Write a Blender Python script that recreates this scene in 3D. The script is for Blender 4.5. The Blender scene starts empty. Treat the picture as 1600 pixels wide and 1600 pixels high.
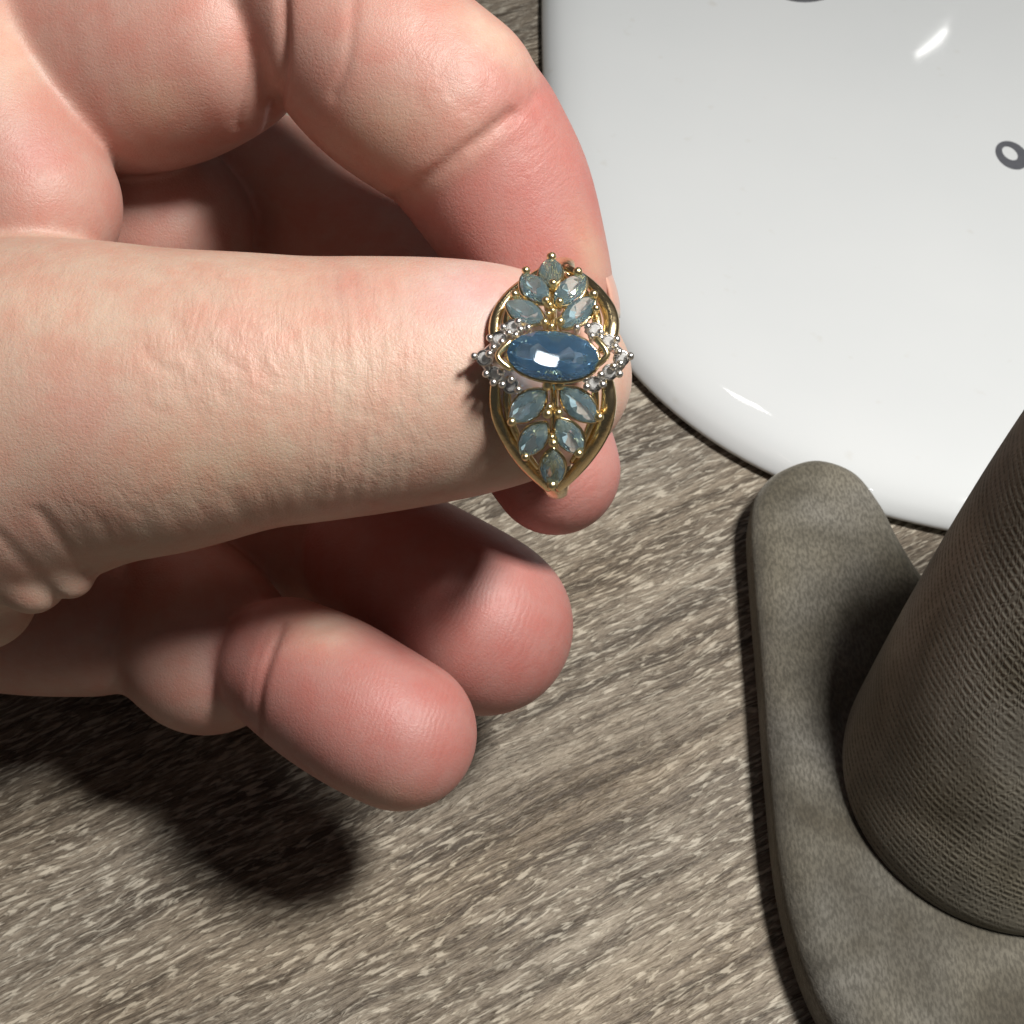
import bpy, bmesh, math, random
import numpy as np
from mathutils import Vector, Matrix
random.seed(4)
rng = np.random.default_rng(4)
scene = bpy.context.scene
COL = scene.collection
S = 0.01                                   # all modelling numbers are centimetres, the scene is in metres

# ------------------------------------------------------------------ camera, world, lamp, exposure
TILT, FPX, D0 = math.radians(38), 2200.0, 19.0
Q = D0 / 24                                # table-top things were measured at 24 cm
LOOK = np.array([0, math.sin(TILT), -math.cos(TILT)])
UP = np.array([0, math.cos(TILT), math.sin(TILT)])
RT = np.array([1.0, 0, 0])
CAM = -D0 * LOOK
cd = bpy.data.cameras.new('camera')
co = bpy.data.objects.new('camera', cd); COL.objects.link(co)
co.location = CAM * S
co.rotation_euler = (TILT, 0, 0)
cd.sensor_width = 36; cd.lens = FPX / 1600 * 36
cd.clip_start = 0.005; cd.clip_end = 20
cd.dof.use_dof = True; cd.dof.focus_distance = 11.6 * S; cd.dof.aperture_fstop = 150
scene.camera = co

w = bpy.data.worlds.new('World'); scene.world = w; w.use_nodes = True
bg = w.node_tree.nodes['Background']
bg.inputs[0].default_value = (0.95, 0.97, 1.0, 1); bg.inputs[1].default_value = 0.040

ld = bpy.data.lights.new('tube_lamp', 'AREA'); ld.shape = 'RECTANGLE'
ld.size = 0.062; ld.size_y = 0.042; ld.energy = 1.42; ld.color = (1.0, 0.965, 0.91)
lo = bpy.data.objects.new('tube_lamp', ld); COL.objects.link(lo)
LAMP = np.array([12.0, -5.4, 30.6])
lo.location = LAMP * S
lo.rotation_euler = (Vector((0.5, -3, 3)) - Vector(LAMP)).to_track_quat('-Z', 'Y').to_euler()

def small_lamp(name, loc_m, size, energy, colour):
    d = bpy.data.lights.new(name, 'AREA'); d.shape = 'RECTANGLE'; d.size, d.size_y = size; d.energy = energy; d.color = colour
    o = bpy.data.objects.new(name, d); COL.objects.link(o); o.location = loc_m
    o.rotation_euler = (Vector((0.01, -0.03, 0.04)) - Vector(loc_m)).to_track_quat('-Z', 'Y').to_euler()
def mirror_spot(x, y, d, n, dist):
    """Where a lamp stands whose reflection shows at a picture point on a facet of normal n."""
    v = LOOK + (x - 800) / FPX * RT - (y - 800) / FPX * UP
    p = CAM + v * d; v = v / np.linalg.norm(v); n = np.asarray(n, float); n = n / np.linalg.norm(n)
    return tuple((p + (v - 2 * n * (v @ n)) * dist) * S)
small_lamp('room_lamp', mirror_spot(852, 570, 10.9, -0.0947 * RT + 0.0448 * UP - LOOK, 95), (0.017, 0.016), 0.026, (0.95, 0.97, 1.0))
small_lamp('side_lamp', mirror_spot(1165, 622, 19.5, (-0.106, -0.117, 0.988), 110), (0.09, 0.05), 0.14, (1.0, 0.98, 0.95))
sl = bpy.data.lights.new('strip_lamp', 'AREA'); sl.shape = 'RECTANGLE'
sl.size = 0.020; sl.size_y = 0.0032; sl.energy = 0.0035; sl.color = (1.0, 0.98, 0.95)
slo = bpy.data.objects.new('strip_lamp', sl); COL.objects.link(slo)
_r = LOOK + (1490 - 800) / FPX * RT - (50 - 800) / FPX * UP
_p = CAM + _r * ((0.38 - CAM[2]) / _r[2]); _r = _r * np.array([1, 1, -1]); _r /= np.linalg.norm(_r)
_s = _p + _r * 90
slo.matrix_world = Matrix.Translation(Vector(_s) * S) @ Vector(-_r).to_track_quat('-Z', 'Y').to_matrix().to_4x4() @ Matrix.Rotation(math.radians(62), 4, 'Z')

scene.view_settings.view_transform = 'Standard'; scene.view_settings.look = 'None'
scene.view_settings.exposure = 0.0; scene.view_settings.gamma = 1.0
scene.render.engine = 'CYCLES'
scene.cycles.use_denoising = True
scene.cycles.max_bounces = 14; scene.cycles.transmission_bounces = 10; scene.cycles.glossy_bounces = 6
scene.cycles.caustics_reflective = True; scene.cycles.caustics_refractive = True
scene.cycles.sample_clamp_indirect = 6.0

# ------------------------------------------------------------------ helpers
def P(x, y, d):
    """A point d cm deep along the lens axis on the sight line of picture point x, y."""
    return CAM + (LOOK + (x - 800) / FPX * RT - (y - 800) / FPX * UP) * d

def on_z(x, y, z):
    r = LOOK + (x - 800) / FPX * RT - (y - 800) / FPX * UP
    return CAM + r * ((z - CAM[2]) / r[2])

def project(V):
    q = V - CAM
    d = q @ LOOK
    return 800 + FPX * (q @ RT) / d, 800 - FPX * (q @ UP) / d, d

def tag(o, label=None, cat=None, group=None, kind=None):
    if label: o['label'] = label
    if cat: o['category'] = cat
    if group: o['group'] = group
    if kind: o['kind'] = kind
    return o

def empty(name, loc=(0, 0, 0)):
    o = bpy.data.objects.new(name, None); COL.objects.link(o)
    o.empty_display_size = 0.01
    o.location = Vector(loc) * S
    return o

def mesh_np(name, V, F, smooth=True):
    """Mesh from numpy arrays in cm; F is an (n,4) or (n,3) array or a list of faces."""
    me = bpy.data.meshes.new(name)
    V = np.asarray(V, np.float32) * S
    if isinstance(F, np.ndarray):
        n, k = F.shape
        me.vertices.add(len(V)); me.vertices.foreach_set('co', V.ravel())
        me.loops.add(n * k); me.loops.foreach_set('vertex_index', F.astype(np.int32).ravel())
        me.polygons.add(n)
        me.polygons.foreach_set('loop_start', np.arange(0, n * k, k, dtype=np.int32))
        me.update(calc_edges=True); me.validate()
    else:
        me.from_pydata([tuple(v) for v in V], [], F); me.update()
    me.polygons.foreach_set('use_smooth', np.full(len(me.polygons), smooth))
    return me

def obj(name, me, mat=None, parent=None):
    o = bpy.data.objects.new(name, me); COL.objects.link(o)
    if mat is not None and not me.materials: me.materials.append(mat)
    if parent is not None:
        o.parent = parent
        o.matrix_parent_inverse = Matrix.Translation(-parent.location)
    return o

def catmull(pts, n, closed=False):
    pts = np.asarray(pts, float); m = len(pts); out = []
    rngi = range(m) if closed else range(m - 1)
    for i in rngi:
        if closed: p0, p1, p2, p3 = pts[i - 1], pts[i], pts[(i + 1) % m], pts[(i + 2) % m]
        else: p0, p1, p2, p3 = pts[max(i - 1, 0)], pts[i], pts[i + 1], pts[min(i + 2, m - 1)]
        for t in np.linspace(0, 1, n, endpoint=False):
            out.append(0.5 * (2 * p1 + (p2 - p0) * t + (2 * p0 - 5 * p1 + 4 * p2 - p3) * t * t + (3 * p1 - p0 - 3 * p2 + p3) * t ** 3))
    if not closed: out.append(pts[-1])
    return np.array(out)

# ------------------------------------------------------------------ node helpers
class NT:
    def __init__(self, name):
        self.m = bpy.data.materials.new(name); self.m.use_nodes = True
        self.t = self.m.node_tree; self.b = self.t.nodes['Principled BSDF']
    def n(self, kind, **kw):
        nd = self.t.nodes.new(kind)
        for k, v in kw.items():
            if isinstance(k, str) and hasattr(nd, k): setattr(nd, k, v)
        return nd
    def l(self, a, b): self.t.links.new(a, b)
    def val(self, sock, v): sock.default_value = v
    def math(self, op, a, b=None, c=None):
        nd = self.n('ShaderNodeMath', operation=op)
        for i, x in enumerate((a, b, c)):
            if x is None: continue
            if hasattr(x, 'links'): self.l(x, nd.inputs[i])
            else: nd.inputs[i].default_value = x
        return nd.outputs[0]
    def noise(self, vec, scale, detail=3, rough=0.55, dist=0.0):
        nd = self.n('ShaderNodeTexNoise'); nd.inputs['Scale'].default_value = scale
        nd.inputs['Detail'].default_value = detail; nd.inputs['Roughness'].default_value = rough
        nd.inputs['Distortion'].default_value = dist
        if vec is not None: self.l(vec, nd.inputs['Vector'])
        return nd.outputs[0]
    def ramp(self, f, stops):
        nd = self.n('ShaderNodeValToRGB'); e = nd.color_ramp.elements
        while len(e) < len(stops): e.new(0.5)
        for x, (p, c) in zip(e, stops):
            x.position = p; x.color = (*c, 1) if len(c) == 3 else c
        self.l(f, nd.inputs[0]); return nd.outputs[0]
    def mix(self, f, a, b, mode='MIX'):
        nd = self.n('ShaderNodeMix', data_type='RGBA', blend_type=mode)
        for s, x in ((nd.inputs[0], f), (nd.inputs[6], a), (nd.inputs[7], b)):
            if hasattr(x, 'links'): self.l(x, s)
            elif isinstance(x, (int, float)): s.default_value = x
            else: s.default_value = (*x, 1)
        return nd.outputs[2]
    def mapping(self, vec, scale=(1, 1, 1), rot=(0, 0, 0), loc=(0, 0, 0)):
        nd = self.n('ShaderNodeMapping'); self.l(vec, nd.inputs[0])
        nd.inputs['Scale'].default_value = scale; nd.inputs['Rotation'].default_value = rot
        nd.inputs['Location'].default_value = loc
        return nd.outputs[0]
    def bump(self, h, strength, dist, prev=None):
        nd = self.n('ShaderNodeBump'); nd.inputs['Strength'].default_value = strength
        nd.inputs['Distance'].default_value = dist
        self.l(h, nd.inputs['Height'])
        if prev is not None: self.l(prev, nd.inputs['Normal'])
        return nd.outputs[0]
    def obj_co(self): return self.n('ShaderNodeTexCoord').outputs['Object']
    def attr(self, name): return self.n('ShaderNodeAttribute', attribute_name=name)
    def set(self, **kw):
        for k, v in kw.items():
            s = self.b.inputs[k.replace('_', ' ')]
            if hasattr(v, 'links'): self.l(v, s)
            else: s.default_value = (*v, 1) if isinstance(v, tuple) and len(v) == 3 and s.type == 'RGBA' else v

# ------------------------------------------------------------------ table: wood-grain laminate
def wood_material():
    m = NT('grey_oak_laminate')
    c = m.mapping(m.obj_co(), scale=(100 / Q, 100 / Q, 100), rot=(0, 0, math.radians(-28)))      # cm, x along the grain
    warp = m.noise(m.mapping(c, scale=(0.25, 0.5, 1)), 1.0, 3)
    wv = m.n('ShaderNodeCombineXYZ'); m.l(m.math('MULTIPLY', m.math('SUBTRACT', warp, 0.5), 0.45), wv.inputs[1])
    va = m.n('ShaderNodeVectorMath', operation='ADD'); m.l(c, va.inputs[0]); m.l(wv.outputs[0], va.inputs[1])
    g = va.outputs[0]
    broad = m.noise(m.mapping(g, scale=(0.12, 0.75, 1)), 1.0, 3, 0.6)
    band = m.noise(m.mapping(g, scale=(0.22, 4.0, 1)), 1.0, 4, 0.6)
    streak = m.noise(m.mapping(g, scale=(1.1, 15.0, 1)), 1.0, 6, 0.72, 0.15)
    dash = m.noise(m.mapping(g, scale=(3.0, 15.0, 1), loc=(3, 7, 1)), 1.0, 3, 0.55, 0.45)
    fine = m.noise(m.mapping(g, scale=(7, 60, 1), loc=(1, 2, 5)), 1.0, 3, 0.6)
    area = m.ramp(m.noise(m.mapping(g, scale=(0.16, 0.3, 1), loc=(5, 1, 0)), 1.0, 2), [(0.32, (0, 0, 0)), (0.50, (1, 1, 1))])
    st = m.ramp(streak, [(0.30, (0, 0, 0)), (0.70, (1, 1, 1))])
    f = m.math('ADD', m.math('MULTIPLY', st, 0.34), m.math('MULTIPLY', m.math('SUBTRACT', band, 0.5), 1.0))
    f = m.math('ADD', f, m.math('MULTIPLY', m.math('SUBTRACT', broad, 0.5), 0.8))
    f = m.math('ADD', f, m.math('MULTIPLY', m.math('SUBTRACT', fine, 0.5), 0.75))
    colr = m.ramp(f, [(-0.02, (0.070, 0.056, 0.043)), (0.16, (0.178, 0.150, 0.118)), (0.38, (0.315, 0.275, 0.222)), (0.66, (0.54, 0.49, 0.405))])
    lite = m.ramp(dash, [(0.50, (0, 0, 0)), (0.61, (1, 1, 1))])
    dark = m.ramp(m.noise(m.mapping(g, scale=(2.2, 16.0, 1), loc=(8, 2, 4)), 1.0, 2, 0.5, 0.3), [(0.575, (0, 0, 0)), (0.66, (1, 1, 1))])
    lf = m.math('MULTIPLY', lite, m.math('ADD', 0.16, m.math('MULTIPLY', area, 0.36)))
    colr = m.mix(lf, colr, (0.72, 0.675, 0.575))
    colr = m.mix(m.math('MULTIPLY', dark, 0.62), colr, (0.13, 0.108, 0.085))
    tone2 = m.math('ADD', lite, m.math('MULTIPLY', dark, -0.8))
    warm = m.ramp(m.noise(m.mapping(g, scale=(0.1, 0.35, 1), loc=(9, 4, 2)), 1.0, 2), [(0.40, (0, 0, 0)), (0.66, (1, 1, 1))])
    colr = m.mix(m.math('MULTIPLY', warm, 0.45), colr, (1.0, 0.86, 0.68), 'MULTIPLY')
    hgt = m.math('ADD', m.math('MULTIPLY', tone2, 0.6), m.math('MULTIPLY', fine, 0.4))
    m.set(Base_Color=colr, Roughness=0.52, Specular_IOR_Level=0.35, Normal=m.bump(hgt, 0.7, 0.0004))
    return m.m

V = np.array([[-120, -120, 0], [120, -120, 0], [120, 120, 0], [-120, 120, 0]], float)
table = obj('table_top', mesh_np('table_top', V, np.array([[0, 1, 2, 3]]), False), wood_material())
tag(table, kind='structure')

# ------------------------------------------------------------------ white oval plate with a printed letter and a grey arc
def plate_material():
    m = NT('white_glaze')
    c = m.mapping(m.obj_co(), scale=(100, 100, 100))
    n = m.noise(c, 0.35, 3)
    col = m.mix(n, (0.63, 0.66, 0.68), (0.68, 0.705, 0.72))
    spk = m.ramp(m.noise(c, 2.6, 2, 0.5), [(0.70, (1, 1, 1)), (0.80, (0.93, 0.91, 0.88))])
    col = m.mix(1.0, col, spk, 'MULTIPLY')
    m.set(Base_Color=col, Roughness=0.045, Specular_IOR_Level=0.5, Normal=m.bump(m.noise(c, 0.7, 1), 0.012, 0.002))
    return m.m

PCX, PCY, PAX, PAY, PEX = 14.41 * Q, 12.66 * Q, 13.73 * Q, 13.75 * Q, 3.2
def sq(a):
    c, s_ = math.cos(a), math.sin(a); r = (abs(c) ** PEX + abs(s_) ** PEX) ** (-1 / PEX)
    return PCX + PAX * r * c, PCY + PAY * r * s_
PROFILE = [(0.0, 0.40), (0.35, 0.42), (0.62, 0.50), (0.78, 0.62), (0.87, 0.70), (0.915, 0.72), (0.945, 0.695), (0.970, 0.615), (0.987, 0.48), (0.997, 0.32), (1.0, 0.20), (0.995, 0.12), (0.975, 0.06), (0.90, 0.05), (0.0, 0.05)]
PROFILE = [(r, z * Q) for r, z in PROFILE]
def plate_z(x, y):
    r = (abs((x - PCX) / PAX) ** PEX + abs((y - PCY) / PAY) ** PEX) ** (1 / PEX)
    pr = catmull(np.array(PROFILE[:8]), 8)
    return float(np.interp(r, pr[:, 0], pr[:, 1]))
def make_plate():
    pr = np.vstack([catmull(np.array(PROFILE[1:]), 5)])
    N = 320; th = np.linspace(0, 2 * math.pi, N, endpoint=False)
    V = [[PCX, PCY, 0.40 * Q]]
    for r, z in pr:
        V += [[PCX + (sq(a)[0] - PCX) * r, PCY + (sq(a)[1] - PCY) * r, z] for a in th]
    F = [(0, 1 + i, 1 + (i + 1) % N) for i in range(N)]
    for k in range(len(pr) - 1):
        a, b = 1 + k * N, 1 + (k + 1) * N
        F += [(a + i, b + i, b + (i + 1) % N, a + (i + 1) % N) for i in range(N)]
    root = empty('plate', (PCX, PCY, 0))
    tag(root, 'white glazed plate with a smooth rounded rim, a grey printed letter and a grey arc on the table', 'plate')
    obj('dish', mesh_np('dish', V, F), plate_material(), root)
    foot = []; FF = []
    for r, z in ((0.60, 0.0), (0.60, 0.038), (0.64, 0.038), (0.64, 0.0)):
        foot += [[PCX + (sq(a)[0] - PCX) * r, PCY + (sq(a)[1] - PCY) * r, z] for a in th]
    for k in range(4):
        a, b = k * N, ((k + 1) % 4) * N
        FF += [(a + i, a + (i + 1) % N, b + (i + 1) % N, b + i) for i in range(N)]
    obj('foot_ring', mesh_np('foot_ring', foot, FF), plate_material(), root)
    return root
plate = make_plate()

def dark_grey_material():
    m = NT('dark_grey'); c = m.mapping(m.obj_co(), scale=(100, 100, 100))
    col = m.mix(m.noise(c, 6, 3), (0.085, 0.09, 0.105), (0.13, 0.135, 0.15))
    m.set(Base_Color=col, Roughness=0.3); return m.m
DARK_GREY = dark_grey_material()
def grey_band(name, outer_px, inner_px, n=8):
    """A grey ring lying on the glaze between two closed picture outlines."""
    o = catmull(np.array(outer_px), n, True); i = catmull(np.array(inner_px), n, True)
    V = []
    for lst in (o, i):
        for x, y in lst:
            q = on_z(x, y, 0.40 * Q); z = plate_z(q[0], q[1]); q = on_z(x, y, z); V.append([q[0], q[1], plate_z(q[0], q[1]) + 0.006])
    N = len(o)
    F = [(k, (k + 1) % N, N + (k + 1) % N, N + k) for k in range(N)]
    return obj(name, mesh_np(name, V, F), DARK_GREY, plate)
def ell(cx, cy, a, b, ang, n=12):
    t = np.linspace(0, 2 * math.pi, n, endpoint=False); c, s = math.cos(math.radians(ang)), math.sin(math.radians(ang))
    return [(cx + a * math.cos(u) * c - b * math.sin(u) * s, cy + a * math.cos(u) * s + b * math.sin(u) * c) for u in t]
grey_band('printed_letter', ell(1581, 243, 28, 19.5, 33), ell(1578, 240, 14, 8.5, 37))
grey_band('grey_arc', ell(1258, -58, 84, 62, 0), ell(1256, -62, 66, 48, 0))  # dark grey ring laid flat on the glaze, only its lower edge in frame

# ------------------------------------------------------------------ velvet ring stand: rounded base and cone
def velvet_material(ribs):
    m = NT('grey_velvet_knit' if ribs else 'grey_velvet')
    c = m.mapping(m.obj_co(), scale=(100, 100, 100))
    patch = m.noise(c, 0.75, 3, 0.55, 0.4)
    nap = m.noise(c, 14, 4, 0.7)
    lint = m.ramp(m.noise(m.mapping(c, scale=(2.2, 0.9, 1.4), rot=(0, 0, 0.6)), 5.0, 2), [(0.775, (0, 0, 0)), (0.80, (1, 1, 1))])
    col = m.ramp(patch, [(0.34, (0.100, 0.091, 0.074)), (0.50, (0.158, 0.149, 0.128)), (0.66, (0.245, 0.234, 0.208))])
    col = m.mix(m.math('MULTIPLY', m.ramp(m.noise(c, 0.5, 2), [(0.45, (0, 0, 0)), (0.65, (1, 1, 1))]), 0.5), col, (1.0, 0.92, 0.72), 'MULTIPLY')
    col = m.mix(m.math('MULTIPLY', nap, 0.6), col, m.mix(0.45, col, (0.03, 0.028, 0.022)))
    if ribs:
        a = m.attr('knit').outputs['Vector']
        sep = m.n('ShaderNodeSeparateXYZ'); m.l(a, sep.inputs[0])
        wob = m.math('MULTIPLY', m.math('SUBTRACT', m.noise(c, 1.0, 2), 0.5), 0.12)
        rows = m.math('ADD', sep.outputs[1], wob)
        r1 = m.math('SINE', m.math('MULTIPLY', rows, 2 * math.pi / 0.078))
        jit = m.noise(m.mapping(a, scale=(9, 3.5, 1)), 1.0, 2)
        r2 = m.math('SINE', m.math('ADD', m.math('MULTIPLY', sep.outputs[0], 2 * math.pi / 0.075), m.math('MULTIPLY', jit, 24.0)))
        fade = m.ramp(m.noise(c, 0.6, 2, 0.5), [(0.32, (0.25,) * 3), (0.58, (1, 1, 1))])
        k = m.math('ADD', m.math('MULTIPLY', r1, 0.24), m.math('MULTIPLY', m.math('MULTIPLY', r2, r1), 0.26))
        k = m.math('MULTIPLY', k, fade)
        kk = m.math('ADD', 0.5, k)
        col = m.mix(m.ramp(kk, [(0.15, (0.75,) * 3), (0.55, (0, 0, 0))]), col, (0.035, 0.032, 0.025))
        h = m.math('ADD', kk, m.math('MULTIPLY', nap, 0.5)); nb = m.bump(h, 0.26, 0.0004)
    else:
        weave = m.noise(m.mapping(c, scale=(34, 13, 34), rot=(0, 0, 0.12)), 1.0, 3)
        h = m.math('ADD', nap, m.math('MULTIPLY', weave, 0.7)); nb = m.bump(h, 0.32, 0.0004)
        col = m.mix(m.ramp(weave, [(0.40, (0.75,) * 3), (0.60, (0, 0, 0))]), col, m.mix(0.65, col, (0.04, 0.037, 0.031)))
    col = m.mix(m.math('MULTIPLY', lint, 0.35), col, (0.55, 0.53, 0.48))
    if ribs: col = m.mix(1.0, col, (1.5, 1.48, 1.42), 'MULTIPLY')
    m.set(Base_Color=col, Roughness=0.95, Specular_IOR_Level=0.1, Sheen_Weight=0.35, Sheen_Roughness=0.45, Sheen_Tint=(0.75, 0.72, 0.65), Normal=nb)
    return m.m

stand = empty('ring_stand', (6.8 * Q, -4.5 * Q, 0))
tag(stand, 'grey velvet ring stand, a ribbed cone on a flat rounded base beside the plate', 'ring stand')
ZB = 1.0 * Q
def make_base():
    px = [(1172, 812), (1186, 765), (1222, 735), (1276, 722), (1335, 742), (1376, 790), (1408, 850), (1455, 918), (1560, 1010), (1700, 1100), (1850, 1250),
          (1900, 1450), (1800, 1640), (1600, 1730), (1430, 1700), (1320, 1625), (1262, 1530), (1222, 1390), (1203, 1230), (1190, 1060), (1178, 920)]
    ol = np.array([on_z(x, y, ZB - 0.3 * Q)[:2] for x, y in px]); ol = catmull(ol, 9, True); N = len(ol)
    nx = np.roll(ol, -1, 0) - np.roll(ol, 1, 0); nx /= np.linalg.norm(nx, axis=1)[:, None]
    nr = np.c_[nx[:, 1], -nx[:, 0]]
    cen = ol.mean(0)
    if np.mean(((ol - cen) * nr).sum(1)) < 0: nr = -nr
    for _ in range(12): nr = (np.roll(nr, 1, 0) + nr * 2 + np.roll(nr, -1, 0)) / 4
    V = []; R = 0.42 * Q
    prof = [(-0.10, 0.0), (-0.03, 0.05), (0.0, 0.16), (0.0, ZB - R)]
    prof += [(-R * (1 - math.cos(a)), ZB - R * (1 - math.sin(a))) for a in np.linspace(0.2, math.pi / 2, 7)]
    prof += [(-0.40, ZB + 0.006)]
    for off, z in prof:
        p = ol + nr * off
        V += [[x, y, z] for x, y in p]
    F = []
    for k in range(len(prof) - 1):
        a, b = k * N, (k + 1) * N
        F += [(a + i, a + (i + 1) % N, b + (i + 1) % N, b + i) for i in range(N)]
    F.append(tuple((len(prof) - 1) * N + i for i in range(N)))
    me = mesh_np('stand_base', V, F)
    return obj('base', me, velvet_material(False), stand)
make_base()
CONE_C = on_z(1568, 1222, ZB)
def make_cone():
    N = 128
    prof = [(1.4, -0.25), (2.12, -0.12), (2.24, 0.02), (2.30, 0.22), (2.31, 0.6), (2.31, 1.6), (2.28, 3.0), (2.20, 4.6), (2.06, 6.0), (1.85, 7.0), (1.55, 7.7), (1.15, 8.15), (0.6, 8.4), (0.0, 8.48)]
    pr = catmull(np.array(prof) * Q, 6)
    V = []; K = []
    tilt = math.radians(4)
    for r, z in pr:
        for i in range(N):
            a = 2 * math.pi * i / N
            x, y = r * math.cos(a), r * math.sin(a)
            V.append([CONE_C[0] + x + z * 0.20, CONE_C[1] + y + z * 0.20, ZB + z])
            K.append((a * 2.0, z + 0.10 * x, 0))
    F = []
    for k in range(len(pr) - 1):
        a, b = k * N, (k + 1) * N
        F += [(a + i, a + (i + 1) % N, b + (i + 1) % N, b + i) for i in range(N)]
    me = mesh_np('stand_cone', V, F)
    at = me.attributes.new('knit', 'FLOAT_VECTOR', 'POINT'); at.data.foreach_set('vector', np.array(K, np.float32).ravel())
    return obj('cone', me, velvet_material(True), stand)
make_cone()

# ------------------------------------------------------------------ the hand: one continuous surface from a blended distance field
# every joint: picture x, y, depth cm, radius in picture units (at that depth)
DIGITS = {
 'thumb': dict(k=0.30, pts=[(-900, 820, 18.0, 380), (-500, 760, 15.6, 350), (-220, 705, 13.8, 318), (-40, 665, 13.0, 290), (120, 635, 12.6, 258), (250, 628, 12.4, 238), (380, 614, 12.3, 217), (480, 610, 12.3, 207), (580, 603, 12.3, 200), (680, 595, 12.3, 190), (760, 590, 12.3, 176), (830, 590, 12.35, 150), (868, 590, 12.4, 120)]),
 'index': dict(k=0.05, pts=[(-700, 380, 16.2, 260), (-200, 190, 14.6, 220), (60, 95, 14.1, 190), (230, 82, 13.65, 182), (330, 66, 13.35, 155)]),
 'index_fold': dict(k=0.03, pts=[(416, -120, 13.15, 30), (416, 0, 13.15, 29), (411, 110, 13.2, 26), (402, 172, 13.3, 18)]),
 'index_mid': dict(k=0.02, pts=[(420, -170, 13.1, 165), (545, 40, 13.0, 158), (612, 112, 12.9, 164), (690, 170, 12.9, 160)]),
 'index_tip': dict(k=0.035, pts=[(735, 220, 13.10, 150), (785, 300, 13.25, 140), (828, 390, 13.35, 120), (858, 455, 13.45, 101), (866, 492, 13.5, 90)]),
 'web': dict(k=0.02, pts=[(-330, -330, 14.4, 190), (-150, -60, 13.6, 165), (-35, 185, 13.2, 148), (45, 320, 13.2, 143)]),
 'middle': dict(k=0.05, pts=[(-500, 430, 16.5, 200), (60, 335, 15.4, 150), (240, 345, 15.1, 140), (318, 370, 15.0, 72)]),
 'middle_mid': dict(k=0.05, pts=[(300, 270, 16.4, 120), (480, 330, 16.2, 128), (640, 440, 15.6, 120), (760, 560, 15.0, 115)]),
 'middle_tip': dict(k=0.05, pts=[(810, 640, 14.5, 110), (850, 700, 14.2, 108), (868, 735, 14.1, 102)]),
 'ring_mid': dict(k=0.05, pts=[(-300, 700, 16.9, 170), (150, 660, 16.9, 140), (420, 700, 16.7, 125), (540, 790, 16.2, 118)]),
 'ring_prox': dict(k=0.08, pts=[(-200, 780, 16.9, 150), (250, 800, 16.6, 130), (460, 850, 16.3, 120), (580, 860, 16.0, 100)]),
 'ring_tip': dict(k=0.04, pts=[(590, 865, 15.75, 120), (660, 912, 15.3, 132), (735, 962, 14.95, 140), (756, 978, 14.9, 140)]),
 'pinky_mid': dict(k=0.06, pts=[(-300, 900, 16.8, 150), (80, 880, 16.2, 145), (240, 940, 15.7, 142), (325, 1010, 14.9, 138)]),
 'pinky_tip': dict(k=0.03, pts=[(446, 1040, 14.25, 108), (510, 1078, 13.9, 121), (575, 1118, 13.65, 123), (626, 1146, 13.6, 120)]),
 'palm': dict(k=0.30, pts=[(-900, 600, 17.4, 420), (-500, 580, 16.8, 400), (-150, 560, 16.4, 320), (120, 520, 16.8, 260)]),
 'palm_heel': dict(k=0.03, pts=[(-500, 880, 16.8, 180), (-100, 935, 15.7, 140), (60, 960, 15.2, 127), (150, 970, 15.1, 118)]),
 'wrist_fold': dict(k=0.06, pts=[(-300, 850, 14.6, 190), (-120, 880, 13.9, 145), (-50, 915, 13.5, 105), (-32, 930, 13.4, 88)]),
 'thumb_rolls': dict(k=0.03, pts=[(-90, 750, 12.6, 90), (10, 845, 12.5, 76), (50, 905, 12.6, 56)]),
 'thumb_roll': dict(k=0.03, pts=[(10, 740, 12.3, 70), (75, 835, 12.35, 58), (110, 898, 12.50, 40)]),
}
SUB = 5
def build_segments():
    segs = {}
    for name, d in DIGITS.items():
        p = np.array(d['pts'], float)
        q = np.array([[*P(x, y, z), r * z / FPX] for x, y, z, r in p])
        q = catmull(q, SUB)
        segs[name] = q
    return segs
SEGS = build_segments()

def seg_dist(X, Y, Z, a, b):
    ba = b[:3] - a[:3]; L2 = float(ba @ ba) + 1e-9
    px, py, pz = X - a[0], Y - a[1], Z - a[2]
    t = np.clip((px * ba[0] + py * ba[1] + pz * ba[2]) / L2, 0, 1)
    return np.sqrt((px - t * ba[0]) ** 2 + (py - t * ba[1]) ** 2 + (pz - t * ba[2]) ** 2) - (a[3] + t * (b[3] - a[3])), t

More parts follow.
